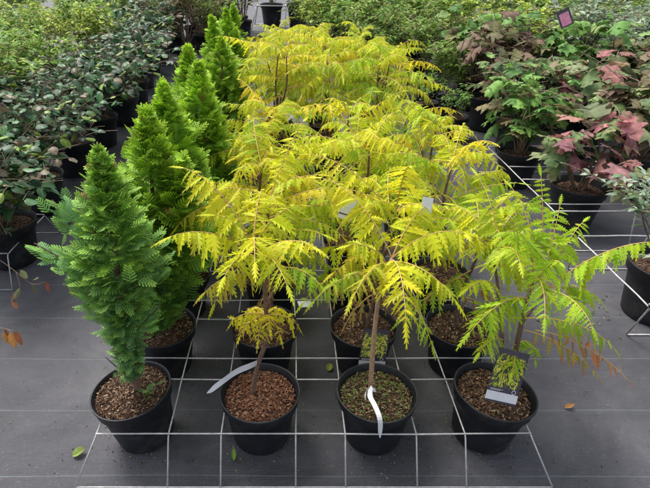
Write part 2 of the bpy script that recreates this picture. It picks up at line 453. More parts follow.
for (r, c), root in sumacs.items():
    if r == 0: continue
    gen = {(1, 1): (.38, .86, 12), (1, 2): (.45, .84, 11), (1, 3): (.55, .80, 11)}.get((r, c))
    bias = {1: .28, 2: .38, 3: .52}[c]+(.0 if r < 5 else .08)
    hz, nf = (.86 if r < 5 else .98), 12
    if gen: bias, hz, nf = gen
    sumac_generic(root, 1000+31*r+7*c, bias, hz+random.Random(r*9+c).uniform(-.05, .03), nf+(0 if r < 5 else 2), True, .33 if r < 5 else .42, r >= 5)

Y1 = ROWY[0]
# front left sumac
sumac_custom(sumacs[(0, 1)], 5,
    [([at(252, 396, 1.182), at(258, 365, 1.19), at(268, 335, 1.20), at(266, 312, 1.20), at(264, 285, 1.21), at(258, 262, 1.22), at(252, 245, 1.22)], .0085),
     ([at(266, 305, 1.20), at(275, 288, 1.23), at(281, 268, 1.26)], .005)],
    [(at(255, 252, 1.22), at(172, 236, 1.12), .5, C(.3), .9, .105, 11, {}),
     (at(253, 247, 1.22), at(184, 168, 1.35), 1.0, C(.1), .7, .11, 13, {}),
     (at(256, 258, 1.22), at(312, 246, 1.08), .6, C(.15), .8, .10, 10, {}),
     (at(258, 262, 1.22), at(225, 276, .98), .7, C(.45), .7, .10, 10, {}),
     (at(258, 260, 1.22), at(287, 285, .98), .7, C(.5), .8, .095, 10, {}),
     (at(255, 252, 1.22), at(255, 262, .93), .9, C(.1), .7, .10, 11, {}),
     (at(253, 247, 1.22), at(262, 190, 1.42), .9, C(.2), .5, .10, 11, {}),
     (at(281, 268, 1.26), at(320, 285, 1.16), .5, G(.3), .9, .085, 9, {}),
     (at(262, 275, 1.21), at(205, 292, 1.1), .5, mixc(YEL, DRY, .25), 1.0, .08, 10, {'tip': DRY}),
     (at(253, 247, 1.22), at(215, 215, 1.2), .9, C(.4), .6, .09, 11, {}),
     (at(253, 247, 1.22), at(300, 205, 1.35), .9, C(.5), .6, .09, 11, {})],
    [(at(266, 315, 1.20), at(266+dx, 322+dy, 1.205+dY), .4, mixc(YEL, GOLD if i % 2 else DRY, .05+.09*(i % 4)), .6, .062, 8, {'tip': BRN if i % 2 else DRY, 'arch': 1.2, 'small': True})
     for i, (dx, dy, dY) in enumerate([(-34, 0, -.02), (-26, 14, -.08), (-8, 18, -.12), (14, 14, -.10), (32, 4, -.02), (22, -6, .07), (-16, -8, .08), (4, 6, -.11), (-22, 6, .04)])])
# front middle sumac, straight tan stem
sumac_custom(sumacs[(0, 2)], 6,
    [([at(370, 398, 1.182), at(373, 350, 1.19), at(377, 310, 1.21), at(382, 280, 1.22), at(392, 258, 1.24)], .0085)],
    [(at(390, 262, 1.24), at(406, 322, .98), .9, C(.08), .5, .105, 12, {'arch': 1.3}),
     (at(388, 265, 1.24), at(352, 300, 1.02), .7, mixc(C(.3), DRY, .15), .9, .09, 10, {'tip': DRY}),
     (at(392, 258, 1.24), at(322, 178, 1.42), .9, C(.12), .75, .11, 13, {}),
     (at(386, 272, 1.24), at(315, 300, 1.12), .5, mixc(LIME, DRY, .2), .9, .085, 11, {'tip': BRN}),
     (at(390, 262, 1.24), at(455, 300, 1.08), .7, C(.5), .9, .10, 11, {}),
     (at(392, 258, 1.24), at(462, 232, 1.2), .8, C(.35), .9, .095, 11, {}),
     (at(392, 258, 1.24), at(430, 205, 1.45), .9, C(.3), .7, .10, 11, {}),
     (at(384, 278, 1.22), at(432, 345, 1.05), .4, G(.1), .8, .07, 8, {}),
     (at(388, 266, 1.24), at(350, 245, 1.2), .9, C(.35), .6, .09, 10, {}),
     (at(383, 290, 1.22), at(345, 325, 1.13), .3, mixc(DRY, BRN, .3), 1.0, .05, 8, {'small': True, 'tip': BRN}),
     (at(383, 295, 1.22), at(402, 318, 1.16), .3, mixc(DRY, BRN, .6), 1.0, .05, 7, {'small': True, 'tip': BRN})],
    mat='cane')
# front right sumac, greener, dark stems
sumac_custom(sumacs[(0, 3)], 7,
    [([at(508, 394, 1.19), at(514, 360, 1.195), at(521, 325, 1.22), at(527, 300, 1.24), at(534, 278, 1.26)], .009),
     ([at(503, 388, 1.22), at(502, 345, 1.24), at(500, 312, 1.27), at(497, 280, 1.31), at(492, 250, 1.36)], .007),
     ([at(521, 325, 1.22), at(535, 305, 1.25), at(548, 288, 1.28)], .006)],
    [(at(545, 290, 1.28), at(652, 242, 1.16), .75, G(.1), 1.15, .10, 13, {'arch': .8}),
     (at(540, 283, 1.28), at(541, 176, 1.42), 1.3, G(.15), .35, .085, 13, {'arch': .2}),
     (at(545, 287, 1.28), at(583, 222, 1.36), 1.1, G(.0), .8, .08, 11, {}),
     (at(533, 280, 1.26), at(545, 318, 1.02), .8, G(.2), .6, .085, 10, {}),
     (at(533, 280, 1.26), at(505, 232, 1.12), 1.0, G(.25), .9, .10, 11, {}),
     (at(546, 290, 1.28), at(592, 326, 1.08), .5, G(.25), .6, .085, 10, {}),
     (at(530, 300, 1.25), at(470, 332, 1.05), .6, G(.05), 1.0, .105, 11, {}),
     (at(526, 318, 1.22), at(614, 348, 1.1), .4, G(.3), .5, .078, 11, {'tip': A3(.5, .12, .05)}),
     (at(492, 252, 1.36), at(432, 240, 1.25), .8, C(.35), .9, .10, 12, {}),
     (at(492, 252, 1.36), at(455, 205, 1.5), 1.0, C(.25), .8, .10, 12, {}),
     (at(492, 250, 1.36), at(520, 208, 1.5), 1.0, C(.45), .8, .10, 11, {}),
     (at(494, 262, 1.34), at(520, 262, 1.1), .9, C(.7), .8, .10, 10, {}),
     (at(503, 340, 1.24), at(480, 352, 1.06), .3, C(.8), .9, .075, 8, {}),
     (at(548, 288, 1.28), at(600, 300, 1.25), .5, G(.1), .8, .08, 9, {}),
     (at(530, 295, 1.25), at(560, 262, 1.1), 1.0, G(.1), .8, .085, 10, {}),
     (at(501, 320, 1.26), at(478, 318, 1.12), .7, C(.8), .9, .085, 9, {}),
     (at(501, 320, 1.26), at(520, 300, 1.12), .8, G(.1), .8, .08, 9, {}),
     (at(515, 350, 1.2), at(512, 372, 1.07), .5, C(.9), .9, .07, 8, {}),
     (at(515, 345, 1.2), at(536, 360, 1.3), .5, G(.3), .9, .08, 8, {}),
     (at(498, 290, 1.30), at(468, 288, 1.2), .8, C(.6), .8, .085, 10, {}),
     (at(524, 330, 1.22), at(600, 378, 1.12), .35, A3(.55, .42, .08), .55, .065, 8, {'tip': A3(.65, .12, .05), 'arch': .5}),
     (at(500, 270, 1.32), at(478, 176, 1.5), 1.2, C(.6), .5, .09, 12, {'arch': .6}),
     (at(535, 278, 1.28), at(512, 188, 1.42), 1.2, C(.8), .5, .09, 12, {'arch': .6}),
     (at(541, 283, 1.28), at(560, 205, 1.35), 1.2, G(.1), .6, .075, 11, {'arch': .5}),
     (at(535, 330, 1.2), at(628, 380, 1.10), .35, A3(.62, .20, .07), .5, .062, 9, {'tip': A3(.70, .12, .05), 'arch': .5})])

# ------------------------------------------------------------------ conifers
def spray_template():
    P = []; F_ = []
    def blade(x0, y0, ang, l, w):
        b = len(P); c, s = math.cos(ang), math.sin(ang)
        for (u, v) in ((0, 0), (.30, -.8), (.55, -.55), (.68, -.95), (1, 0), (.68, .95), (.55, .55), (.30, .8)):
            X = u*l; Yv = v*w; P.append((x0+c*X-s*Yv, y0+s*X+c*Yv))
        F_.append((b, b+1, b+2, b+6, b+7)); F_.append((b+2, b+3, b+4, b+5, b+6))
    n = 6
    for k in range(n):
        t = .06+.78*k/(n-1)
        l = .46*(1-t)**.7*(.75 if k == 0 else 1)+.10
        for sg in (1, -1): blade(t+(.04 if sg > 0 else 0), 0, sg*(.95-.35*t), l, .056)
    blade(0, 0, 0, 1.0, .045)
    return np.array(P), F_
SPR = spray_template()
def conifer(root, seed, tops, n, top_col, low_col, side=(), size=.07, bare=.0, stray=.08):
    """tops: list of (tip local xyz, radius, share, narrow, blunt); the first is the main leader"""
    rng = random.Random(seed); mb = MB(); tr = MB()
    b = A3(0, 0, SOILZ-.01); axes = []
    for ti, (top, rad, share, narrow, blunt) in enumerate(tops):
        top = np.array(top, dtype=float)
        b0 = b if ti == 0 else axes[0][0][int(len(axes[0][0])*.25)]
        axis = smooth_poly([b0, b0+(top-b0)*.35+A3(rng.gauss(0, .012), rng.gauss(0, .012), 0), b0+(top-b0)*.7, top], 6); na = len(axis)
        r0 = .015 if ti == 0 else .006
        tube(tr, axis, [r0*(1-.88*i/na) for i in range(na)], 9)
        lumps = [(rng.random()*6.28, rng.uniform(.15, .95), rng.uniform(-.45, .35)) for _ in range(14)]
        axes.append((axis, rad, share, narrow, blunt, lumps))
    def ax(axis, t):
        x = max(0, min(.9999, t))*(len(axis)-1); i = min(int(x), len(axis)-2); return axis[i]+(axis[i+1]-axis[i])*(x-i)
    for (axis, rad, share, narrow, blunt, lumps) in axes:
        m_ = int(n*share)
        for k in range(m_):
            t = ((k+rng.random())/m_)**.85; t = bare+(1-bare)*t
            a = rng.random()*6.28; tt = (t-bare)/(1-bare)
            if tt < narrow: prof = .20+.80*(tt/narrow)**(1.25 if bare > .08 else .9)
            else: prof = max(0, 1-((tt-narrow)/(1-narrow))**blunt)
            for (la, lt, lv) in lumps:
                da = abs((a-la+math.pi) % (2*math.pi)-math.pi)
                if da < .9 and abs(t-lt) < .09: prof *= 1+lv*(1-da/.9)
            q = rad*prof*rng.uniform(.25, 1.0)**.6
            if rng.random() < stray: q = rad*prof*rng.uniform(1.1, 1.45)
            out = A3(math.cos(a), math.sin(a), 0)
            p = ax(axis, t-.02)+out*q
            s_ = size*rng.uniform(.6, 1.35)*(.7+.3*prof)
            d = nrm(out*rng.uniform(.6, 1.1)+UP*(.30+.8*tt**2)*rng.uniform(.3, 1.5)+A3(rng.gauss(0, .28), rng.gauss(0, .28), rng.gauss(0, .15)))
            w = nrm(np.cross(d, UP)+UP*rng.gauss(0, .38)+out*rng.gauss(0, .25)); w = nrm(w-np.dot(w, d)*d)
            p = p-d*s_*.6
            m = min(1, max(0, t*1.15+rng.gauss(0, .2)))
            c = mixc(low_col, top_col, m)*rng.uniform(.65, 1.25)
            if rng.random() < .02: c = A3(.2, .13, .05)
            put_leaf(mb, SPR, p, d, w, s_, s_*rng.uniform(.75, 1.1), rng.uniform(-.12, .3), rng.uniform(-.3, .3), c, mixc(c, c*A3(1.6, 1.35, 1.0), .8))
    axis = axes[0][0]
    for (t0, tip, m, sc) in side:
        b0 = ax(axis, t0); tip = np.array(tip); pts = smooth_poly([b0, (b0+tip)/2+A3(0, 0, -.015), tip], 5)
        tube(tr, pts, [.004*(1-.7*i/len(pts)) for i in range(len(pts))], 5)
        for j in range(m):
            f = .3+.7*rng.random(); q = pts[int(f*(len(pts)-1))]+A3(rng.gauss(0, .015), rng.gauss(0, .02), rng.gauss(0, .012))
            d = nrm((tip-b0)/np.linalg.norm(tip-b0)+UP*rng.uniform(-.1, .6)+A3(rng.gauss(0, .4), rng.gauss(0, .4), 0))
            w = nrm(np.cross(d, UP)+UP*rng.gauss(0, .3)); w = nrm(w-np.dot(w, d)*d)
            c = mixc(low_col, top_col, rng.uniform(.2, .8))*rng.uniform(.8, 1.2)
            put_leaf(mb, SPR, q-d*size*.4, d, w, size*sc*rng.uniform(.6, 1.1), size*sc*.8, .15, .15, c, c*1.25)
    tr.build('trunk', M['stem'], root, True)
    mb.build('foliage', M['conifer'], root)
CG = 'bright green conifers in the left column of pots'
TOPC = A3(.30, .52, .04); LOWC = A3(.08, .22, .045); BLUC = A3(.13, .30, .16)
clab = ['feathery conifer leaning left in tilted pot at the left end of the front row',
        'feathery green conifer directly behind the leaning front one, second pot back',
        'third bright green conifer back in the left column of pots',
        'fourth bright green conifer back in the left column of pots',
        'fifth bright green conifer back in the left column of pots',
        'sixth bright green conifer back, first beyond the gap between wire stands',
        'seventh bright green conifer back in the left column of pots',
        'eighth bright green conifer back in the left column of pots',
        'farthest bright green conifer at the back end of the left column']
hts = [.90, .83, .86, .88, .82, .90, .95, .98, 1.02]
for r, y in enumerate(ROWY+ROWY2):
    rng = random.Random(r+50)
    root = empty('potted_conifer', (COLX[0]+(0 if r < 1 else rng.gauss(.0, .01)), y, 0)); tag(root, clab[r], 'potted conifer', CG)
    add_pot(root, PD, PH, rng, 2300 if r == 0 else (1200 if r < 3 else 0), .92, tilt=(0, R(-7), 0) if r == 0 else None)
    if r == 0:
        tp = at(97, 142, 1.2)-Vector(root.location)
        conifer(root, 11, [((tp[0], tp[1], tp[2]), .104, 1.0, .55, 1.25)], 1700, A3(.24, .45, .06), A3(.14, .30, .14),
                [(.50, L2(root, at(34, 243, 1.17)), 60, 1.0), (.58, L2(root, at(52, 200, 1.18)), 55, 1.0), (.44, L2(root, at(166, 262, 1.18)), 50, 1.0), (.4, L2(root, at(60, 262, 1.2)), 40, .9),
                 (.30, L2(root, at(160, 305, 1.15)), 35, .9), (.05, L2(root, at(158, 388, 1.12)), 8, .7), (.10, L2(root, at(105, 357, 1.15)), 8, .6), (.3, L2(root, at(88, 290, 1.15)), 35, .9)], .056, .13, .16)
    else:
        px, py = [(0, 0), (147, 112), (163, 86), (199, 64), (187, 48), (221, 40), (211, 17), (226, 10), (233, 6)][r]
        tp = at(px, py, y)-Vector(root.location)
        q = random.Random(r*5); T = (tp[0], 0, tp[2]+.02)
        tops = [(T, .165, .62, .36, 1.5)]
        for k in range(2):
            a = q.random()*6.28; rr_ = q.uniform(.09, .15); f = q.uniform(.62, .86)
            tops.append(((T[0]*.7+rr_*math.cos(a), rr_*math.sin(a), SOILZ+(T[2]-SOILZ)*f), .10, .24, .4, 1.4))
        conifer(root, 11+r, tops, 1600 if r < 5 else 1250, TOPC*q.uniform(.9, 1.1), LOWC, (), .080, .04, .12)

# ------------------------------------------------------------------ shrubs in the side blocks
def disc_template(n=9, stem=.12):
    P = [(.5, 0)]; F_ = []
    for k in range(n):
        a = 2*math.pi*k/n+math.pi
        P.append((.5-.5*math.cos(a+math.pi)*1.0, .46*math.sin(a)))
    for k in range(n): F_.append((0, 1+k, 1+(k+1) % n))
    return np.array(P), F_
def outline_template(half):
    """half outline (u,w) from base to tip, mirrored; midrib fan strips"""
    n = len(half); P = []; F_ = []
    for m in (0, .5, 1, -.5, -1): P += [((u-.0*abs(m)), w*m) for u, w in half]
    for k in range(n-1):
        F_.append((k, k+1, n+k+1, n+k)); F_.append((n+k, n+k+1, 2*n+k+1, 2*n+k))
        F_.append((k, 3*n+k, 3*n+k+1, k+1)); F_.append((3*n+k, 4*n+k, 4*n+k+1, 3*n+k+1))
    return np.array(P, dtype=float), F_
ROUND = outline_template([(0, 0), (.04, .22), (.2, .40), (.42, .47), (.65, .42), (.85, .25), (1, 0)])
LOBED = outline_template([(0, .02), (.06, .18), (.05, .33), (.16, .38), (.26, .44), (.30, .31), (.38, .30), (.46, .40), (.58, .52), (.68, .54), (.64, .38), (.66, .26), (.76, .28), (.86, .28), (.90, .14), (.96, .06), (1.0, 0)])
LANCE = outline_template([(0, 0), (.25, .14), (.55, .15), (.8, .08), (1, 0)])
OVAL = outline_template([(0, 0), (.2, .22), (.5, .28), (.8, .16), (1, 0)])
def shrub(name, root, seed, tmpl, mat, h, spread, nst, nleaf, leafL, pal, z0, stiff=.5, wscale=1.0, hang=.3, twigmat='twig', start=.2, sr=.004, side=4, topw=1.0, cup=.25):
    rng = random.Random(seed); mb = MB(); tr = MB()
    stems = []
    for s in range(nst):
        a = 6.283*s/nst+rng.gauss(0, .4); q = spread*rng.uniform(.25, 1.0); hh = h*rng.uniform(.6, 1.0)*(1-.25*(q/spread)**2)
        b = A3(math.cos(a)*.02, math.sin(a)*.02, z0-.01); e = A3(math.cos(a)*q, math.sin(a)*q, z0+hh)
        m1 = b+(e-b)*.4+UP*hh*.12*stiff+A3(rng.gauss(0, .02), rng.gauss(0, .02), 0)
        m2 = b+(e-b)*.75+UP*hh*.10*stiff+A3(rng.gauss(0, .03), rng.gauss(0, .03), 0)
        pts = smooth_poly([b, m1, m2, e], 4); tube(tr, pts, [sr*(1-.7*i/len(pts)) for i in range(len(pts))], 5); stems.append(pts)
        for k in range(side):
            i = rng.randrange(int(len(pts)*.35), len(pts)-1); o = pts[i]
            e2 = o+A3(rng.gauss(0, 1), rng.gauss(0, 1), rng.uniform(.0, 1.2))*spread*.38*rng.uniform(.6, 1.2)
            p2 = smooth_poly([o, (o+e2)/2+UP*.02, e2], 3); tube(tr, p2, sr*.4, 4, cap=False); stems.append(p2)
    for k in range(nleaf):
        pts = rng.choice(stems); f = start+(1-start)*rng.random()**.8
        if len(pts) < 10: f = rng.random()
        x = f*(len(pts)-1); i = min(int(x), len(pts)-2); o = pts[i]+(pts[i+1]-pts[i])*(x-i); t = nrm(pts[i+1]-pts[i])
        a = rng.random()*6.283; out = A3(math.cos(a), math.sin(a), 0)
        d = nrm(out+t*rng.uniform(0, .9)+UP*rng.uniform(-hang*1.6, .5-hang*.3)); w = nrm(np.cross(UP, d)+UP*rng.gauss(0, .35)+A3(rng.gauss(0, .2), rng.gauss(0, .2), 0)); w = nrm(w-np.dot(w, d)*d)
        L = leafL*rng.uniform(.55, 1.2); o = o+d*L*rng.uniform(.05, .35)
        c = rng.choice(pal)*rng.uniform(.75, 1.25)
        c2 = mixc(c, rng.choice(pal), .6) if rng.random() < .35 else None
        put_leaf(mb, tmpl, o, d, w, L, L*wscale*rng.uniform(.75, 1.05), rng.uniform(0, .55), rng.uniform(-cup*.4, cup*2.4), c, c2, None, rng, rng.uniform(.2, 1.6))
    tr.build('stem', M[twigmat], root, True)
    mb.build('foliage', M[mat], root, smooth=True)
def copy_tree(o, parent=None):
    c = o.copy(); COL.objects.link(c); c.parent = parent
    for ch in list(o.children): copy_tree(ch, c)
    return c
def potted(name, seed, D, hp, fn, *a, **k):
    root = empty(name, (0, 0, 0)); rng = random.Random(seed)
    add_pot(root, D, hp, rng, 0, .86); fn(name, root, seed, *a, z0=hp*.86, **k); return root
P_BLUE = [A3(.03, .10, .035), A3(.045, .135, .045), A3(.075, .165, .07), A3(.02, .07, .02), A3(.10, .18, .09), A3(.045, .12, .02), A3(.05, .13, .04), A3(.20, .30, .05), A3(.13, .10, .06), A3(.045, .09, .045), A3(.04, .085, .05)]
P_LITE = [A3(.15, .31, .04), A3(.25, .42, .05), A3(.11, .24, .04), A3(.32, .48, .07), A3(.18, .28, .08), A3(.34, .36, .09)]
P_LIME = [A3(.36, .45, .05), A3(.28, .40, .05), A3(.20, .32, .05), A3(.45, .48, .08)]
P_OLIV = [A3(.14, .27, .045), A3(.22, .36, .06), A3(.29, .38, .08), A3(.10, .20, .04), A3(.26, .25, .10)]
P_PINK = [A3(.20, .26, .10), A3(.14, .22, .08), A3(.42, .20, .18), A3(.40, .26, .16), A3(.38, .16, .16), A3(.25, .10, .10), A3(.34, .18, .14), A3(.20, .24, .12), A3(.14, .22, .09), A3(.22, .10, .11), A3(.26, .30, .15), A3(.38, .20, .2)]
P_GRNH = [A3(.12, .25, .06), A3(.17, .31, .07), A3(.09, .19, .05), A3(.24, .36, .10), A3(.20, .17, .08)]
P_REDH = [A3(.20, .13, .09), A3(.18, .17, .08), A3(.25, .18, .12), A3(.14, .18, .07), A3(.17, .09, .08), A3(.26, .26, .13)]
P_BRNG = [A3(.13, .19, .07), A3(.17, .23, .09), A3(.22, .22, .11), A3(.22, .18, .10), A3(.10, .16, .07), A3(.19, .12, .08), A3(.20, .30, .10)]
P_SILV = [A3(.22, .31, .20), A3(.30, .38, .27), A3(.15, .24, .12), A3(.36, .42, .32), A3(.25, .28, .12)]
P_BROW = [A3(.26, .22, .10), A3(.20, .19, .08), A3(.32, .27, .14), A3(.16, .18, .07), A3(.25, .15, .09)]
NB = 'PROTO'
groups = {
 'blue': ('potted_shrub', 'round-leaved blue-green shrubs left of the conifers', 'potted shrub'),
 'lite': ('potted_shrub', 'light green twiggy shrubs in the back left', 'potted shrub'),
 'lime': ('potted_shrub', 'lime green shrubs in the back', 'potted shrub'),
 'oliv': ('potted_shrub', 'olive green fine-leaved shrubs in the back', 'potted shrub'),
 'pink': ('potted_hydrangea', 'lobed-leaf hydrangeas on the right', 'potted shrub'),
 'brng': ('potted_hydrangea', 'lobed-leaf hydrangeas on the right', 'potted shrub'),
 'silv': ('potted_shrub', 'silver-leaved shrubs on the right', 'potted shrub'),
 'brow': ('potted_shrub', 'brownish twiggy shrubs at the far edge', 'potted shrub')}
def make(kind, seed):
    nm = groups[kind][0]
    if kind == 'blue': return potted(nm, seed, .34, .26, shrub, ROUND, 'gloss', .54, .46, 17, (760, 900, 620)[(seed//13) % 3], .062, P_BLUE, hang=.5, start=.12, side=12, stiff=1.0, sr=.0040)
    if kind == 'lite': return potted(nm, seed, .32, .26, shrub, OVAL, 'leaf', .80, .36, 12, 1400, .058, P_LITE, hang=.2, start=.15, side=6)
    if kind == 'lime': return potted(nm, seed, .32, .26, shrub, OVAL, 'leaf', .75, .34, 12, 1300, .05, P_LIME, hang=.2, start=.15, side=6)
    if kind == 'oliv': return potted(nm, seed, .32, .26, shrub, LANCE, 'leaf', .85, .38, 14, 1700, .066, P_OLIV, wscale=1.4, hang=.2, start=.12, side=6)
    if kind == 'pink': return potted(nm, seed, .32, .27, shrub, LOBED, 'leaf', .46, .24, 8, 70, .155, P_PINK, hang=.55, start=.62, side=2, stiff=1.2, sr=.007, cup=.3)
    if kind == 'brng': return potted(nm, seed, .32, .27, shrub, LOBED, 'leaf', .64, .33, 10, 190, .125, (P_GRNH, P_BRNG, P_REDH)[((seed-hash_('brng'))//13) % 3], hang=.5, start=.2, side=4, sr=.006, cup=.2)
    if kind == 'silv': return potted(nm, seed, .34, .27, shrub, LANCE, 'leaf', .50, .30, 16, 1500, .055, P_SILV, hang=.1, start=.1, side=5, wscale=1.3)
    if kind == 'brow': return potted(nm, seed, .36, .3, shrub, LANCE, 'leaf', 1.15, .45, 14, 2400, .06, P_BROW, hang=.35, start=.1, wscale=1.3, side=6, sr=.008)
protos = {}
def place(kind, x, y, label, variant=0, sc=1.0, own=False, group=None):
    k = (kind, variant)
    if k not in protos: protos[k] = make(kind, hash_(kind)+variant*13); o = protos[k]
    else: o = copy_tree(protos[k])
    rng = random.Random(int(x*1000)+int(y*77))
    o.location = (x, y, 0); o.rotation_euler = (0, 0, rng.random()*6.28); o.scale = (sc, sc, sc)
    nm, g, cat = groups[kind]
    tag(o, label, cat, group or g)
    return o
def hash_(s): return sum((i+1)*ord(c) for i, c in enumerate(s))

# left block: near column of round-leaved shrubs
for i, (x, y, v, lab, sc) in enumerate([
    (-1.50, 2.33, 0, 'dark round-leaved shrub in large black pot nearest the camera at the left edge', .92),
    (-1.60, 2.95, 1, 'dark round-leaved shrub in big black pot, second back beside the front conifer top', .95),
    (-1.63, 3.60, 2, 'round-leaved blue-green shrub third back in the column next to the conifers', 1.0),
    (-1.65, 4.25, 0, 'round-leaved blue-green shrub fourth back in the column next to the conifers', 1.0),
    (-1.64, 4.90, 1, 'round-leaved blue-green shrub fifth back in the column next to the conifers', 1.05),
    (-1.72, 5.65, 2, 'round-leaved blue-green shrub sixth back in the column next to the conifers', 1.0),
    (-1.85, 6.45, 0, 'round-leaved blue-green shrub seventh back in the column next to the conifers', 1.05),
    (-1.98, 7.30, 1, 'round-leaved blue-green shrub eighth back in the column next to the conifers', 1.2),
    (-2.05, 8.20, 2, 'round-leaved blue-green shrub farthest back beside the tallest conifers', 1.25),
    (-2.22, 2.95, 2, 'dark round-leaved shrub at the left picture edge, nearer one of the second column', 1.0),
    ]):
    place('blue', x, y, lab, v, sc)
far_light = 'light green twiggy shrub in a black pot among the back left rows'
n = 0
for (x0, ys) in ((-2.3, (3.65, 4.35, 5.1, 5.85, 6.6, 7.4, 8.2)), (-2.95, (3.9, 4.6, 5.3, 6.0, 6.8, 7.6)), (-3.6, (4.8, 5.6, 6.4, 7.2, 8.0)), (-4.3, (6.2, 7.0, 7.8))):
    for y in ys:
        n += 1; place('lite' if (n % 4) else 'lime', x0+.1*math.sin(n*2.1), y+.07*math.cos(n*3.3), far_light if n % 4 else 'yellow-green shrub in a black pot among the back left rows', n % 3, 1.0+.12*math.sin(n*1.7), group=None if n % 4 else 'yellow-green shrubs in the back left rows')
# right block
for (k, x, y, v, lab, sc) in [
    ('pink', 1.72, 2.74, 0, 'pink and green lobed-leaf hydrangea in black pot behind the right wire stand', 1.0),
    ('silv', 1.68, 1.86, 0, 'silver-leaved shrub in large black pot cut off by the right picture edge', 1.0),
    ('brng', 1.62, 3.38, 0, 'green hydrangea in black pot just beyond the right end of the sumac rows', .95),
    ('brng', 2.35, 3.22, 1, 'tall reddish-green hydrangea behind and right of the pink-leaved one', 1.1),
    ('brng', 1.86, 4.05, 1, 'green-brown hydrangea second behind the right end of the sumac rows', 1.05),
    ('pink', 2.42, 4.02, 1, 'pink-tinged hydrangea standing among brown-green ones, middle of right block', 1.2),
    ('brng', 1.86, 4.72, 2, 'brown-green hydrangea beside the small bright green plant', 1.15),
    ('brng', 2.98, 3.75, 2, 'reddish-brown hydrangea at the right picture edge below the silver bushes', 1.15),
    ('brng', 2.46, 4.78, 0, 'broad-leaved hydrangea carrying the pink flower tag', 1.2),
    ('brng', 3.05, 4.55, 1, 'green hydrangea right of the one with the pink tag', 1.15),
    ('brng', 1.95, 5.45, 0, 'green-brown hydrangea left of the back row on the right', 1.2),
    ('silv', 3.55, 5.2, 1, 'silver-grey bush nearest of those at the upper right edge', 1.5),
    ('silv', 2.95, 5.35, 2, 'silver-grey bush leftmost of those at the upper right', 1.4),
    ('silv', 4.1, 6.0, 2, 'silver-grey bush far right behind the nearest silver bush', 1.6),
    ('silv', 3.4, 6.1, 0, 'silver-grey bush in the upper right, second row back', 1.6),
    ('lime', 2.55, 5.7, 1, 'bright lime shrub behind the hydrangeas, nearer of two on the right', 1.1),
    ('lime', 2.3, 6.5, 2, 'bright lime shrub behind the hydrangeas, farther of two on the right', 1.15),
    ('oliv', 1.55, 5.75, 1, 'olive green bush right of the far sumac group', .95),
    ('oliv', 1.12, 6.15, 2, 'olive green bush directly behind the far sumac group', .9)]:
    place(k, x, y, lab, v, sc)
n = 0
for (x0, ys) in ((.45, (8.3, 9.1)), (1.1, (7.0, 7.8, 8.7)), (1.75, (6.6, 7.4, 8.2)), (2.9, (6.9, 7.7)), (2.3, (7.4, 8.2)), (3.6, (7.0, 7.9)), (4.3, (7.0, 8.0)), (5.0, (7.3, 8.2))):
    for y in ys:
        n += 1; k = ['oliv', 'lime', 'oliv', 'lite'][n % 4] if x0 < 3.2 else ['oliv', 'lite'][n % 2]
        lab = {'oliv': 'olive green fine-leaved bush in the far rows behind the sumacs', 'lime': 'lime green bush in the far rows behind the sumacs', 'lite': 'light green bush in the far rows behind the sumacs'}[k]
        place(k, x0+.1*math.sin(n*2.7), y+.07*math.cos(n*1.3), lab, n % 3, 1.08+.1*math.sin(n*1.9), group={'oliv': 'olive bushes in the far rows', 'lime': 'lime bushes in the far rows', 'lite': 'light green bushes in the far rows'}[k])
# small bright green plant on the right of the gap
def small_green(name, root, seed, z0): shrub(name, root, seed, OVAL, 'leaf', .30, .17, 9, 420, .035, [A3(.12, .26, .05), A3(.18, .33, .06), A3(.09, .19, .04)], z0, hang=.2, side=4)
for i, (x, y, lab) in enumerate([(1.47, 4.45, 'small bright green plant in black pot, nearer of two right of the far sumacs'), (1.33, 4.95, 'small bright green plant in black pot, farther of two right of the far sumacs')]):
    root = empty('potted_plant', (x, y, 0), i*2.0); add_pot(root, .26, .2, random.Random(3), 0, .86); small_green('p', root, 77+i, .17); tag(root, lab, 'potted plant', 'small green plants by the far gap')
# brownish shrubs at far edge
for i, (x, y, sc, lab) in enumerate([(-.95, 11.0, 1.05, 'brownish twiggy shrub with bare stems at the far edge left of the dark pots'), (-1.5, 10.2, 1.1, 'brownish twiggy shrub leftmost at the far edge'), (-2.4, 9.6, 1.15, 'grey-brown twiggy shrub behind the tallest conifer at the far left')]):
    place('brow', x, y, lab, i % 2, sc)
n = 0
for x in (-5.2, -4.4, -3.5, -2.9, 1.0, 1.9, 2.9, 3.8, 4.9, 5.8):
    n += 1; k = ['lite', 'oliv'][n % 2]
    place(k, x, 9.3+.3*math.sin(n*2), 'tall bush in the last row at the back, mostly hidden by nearer bushes', n % 3, 1.3, group='bushes of the last row')

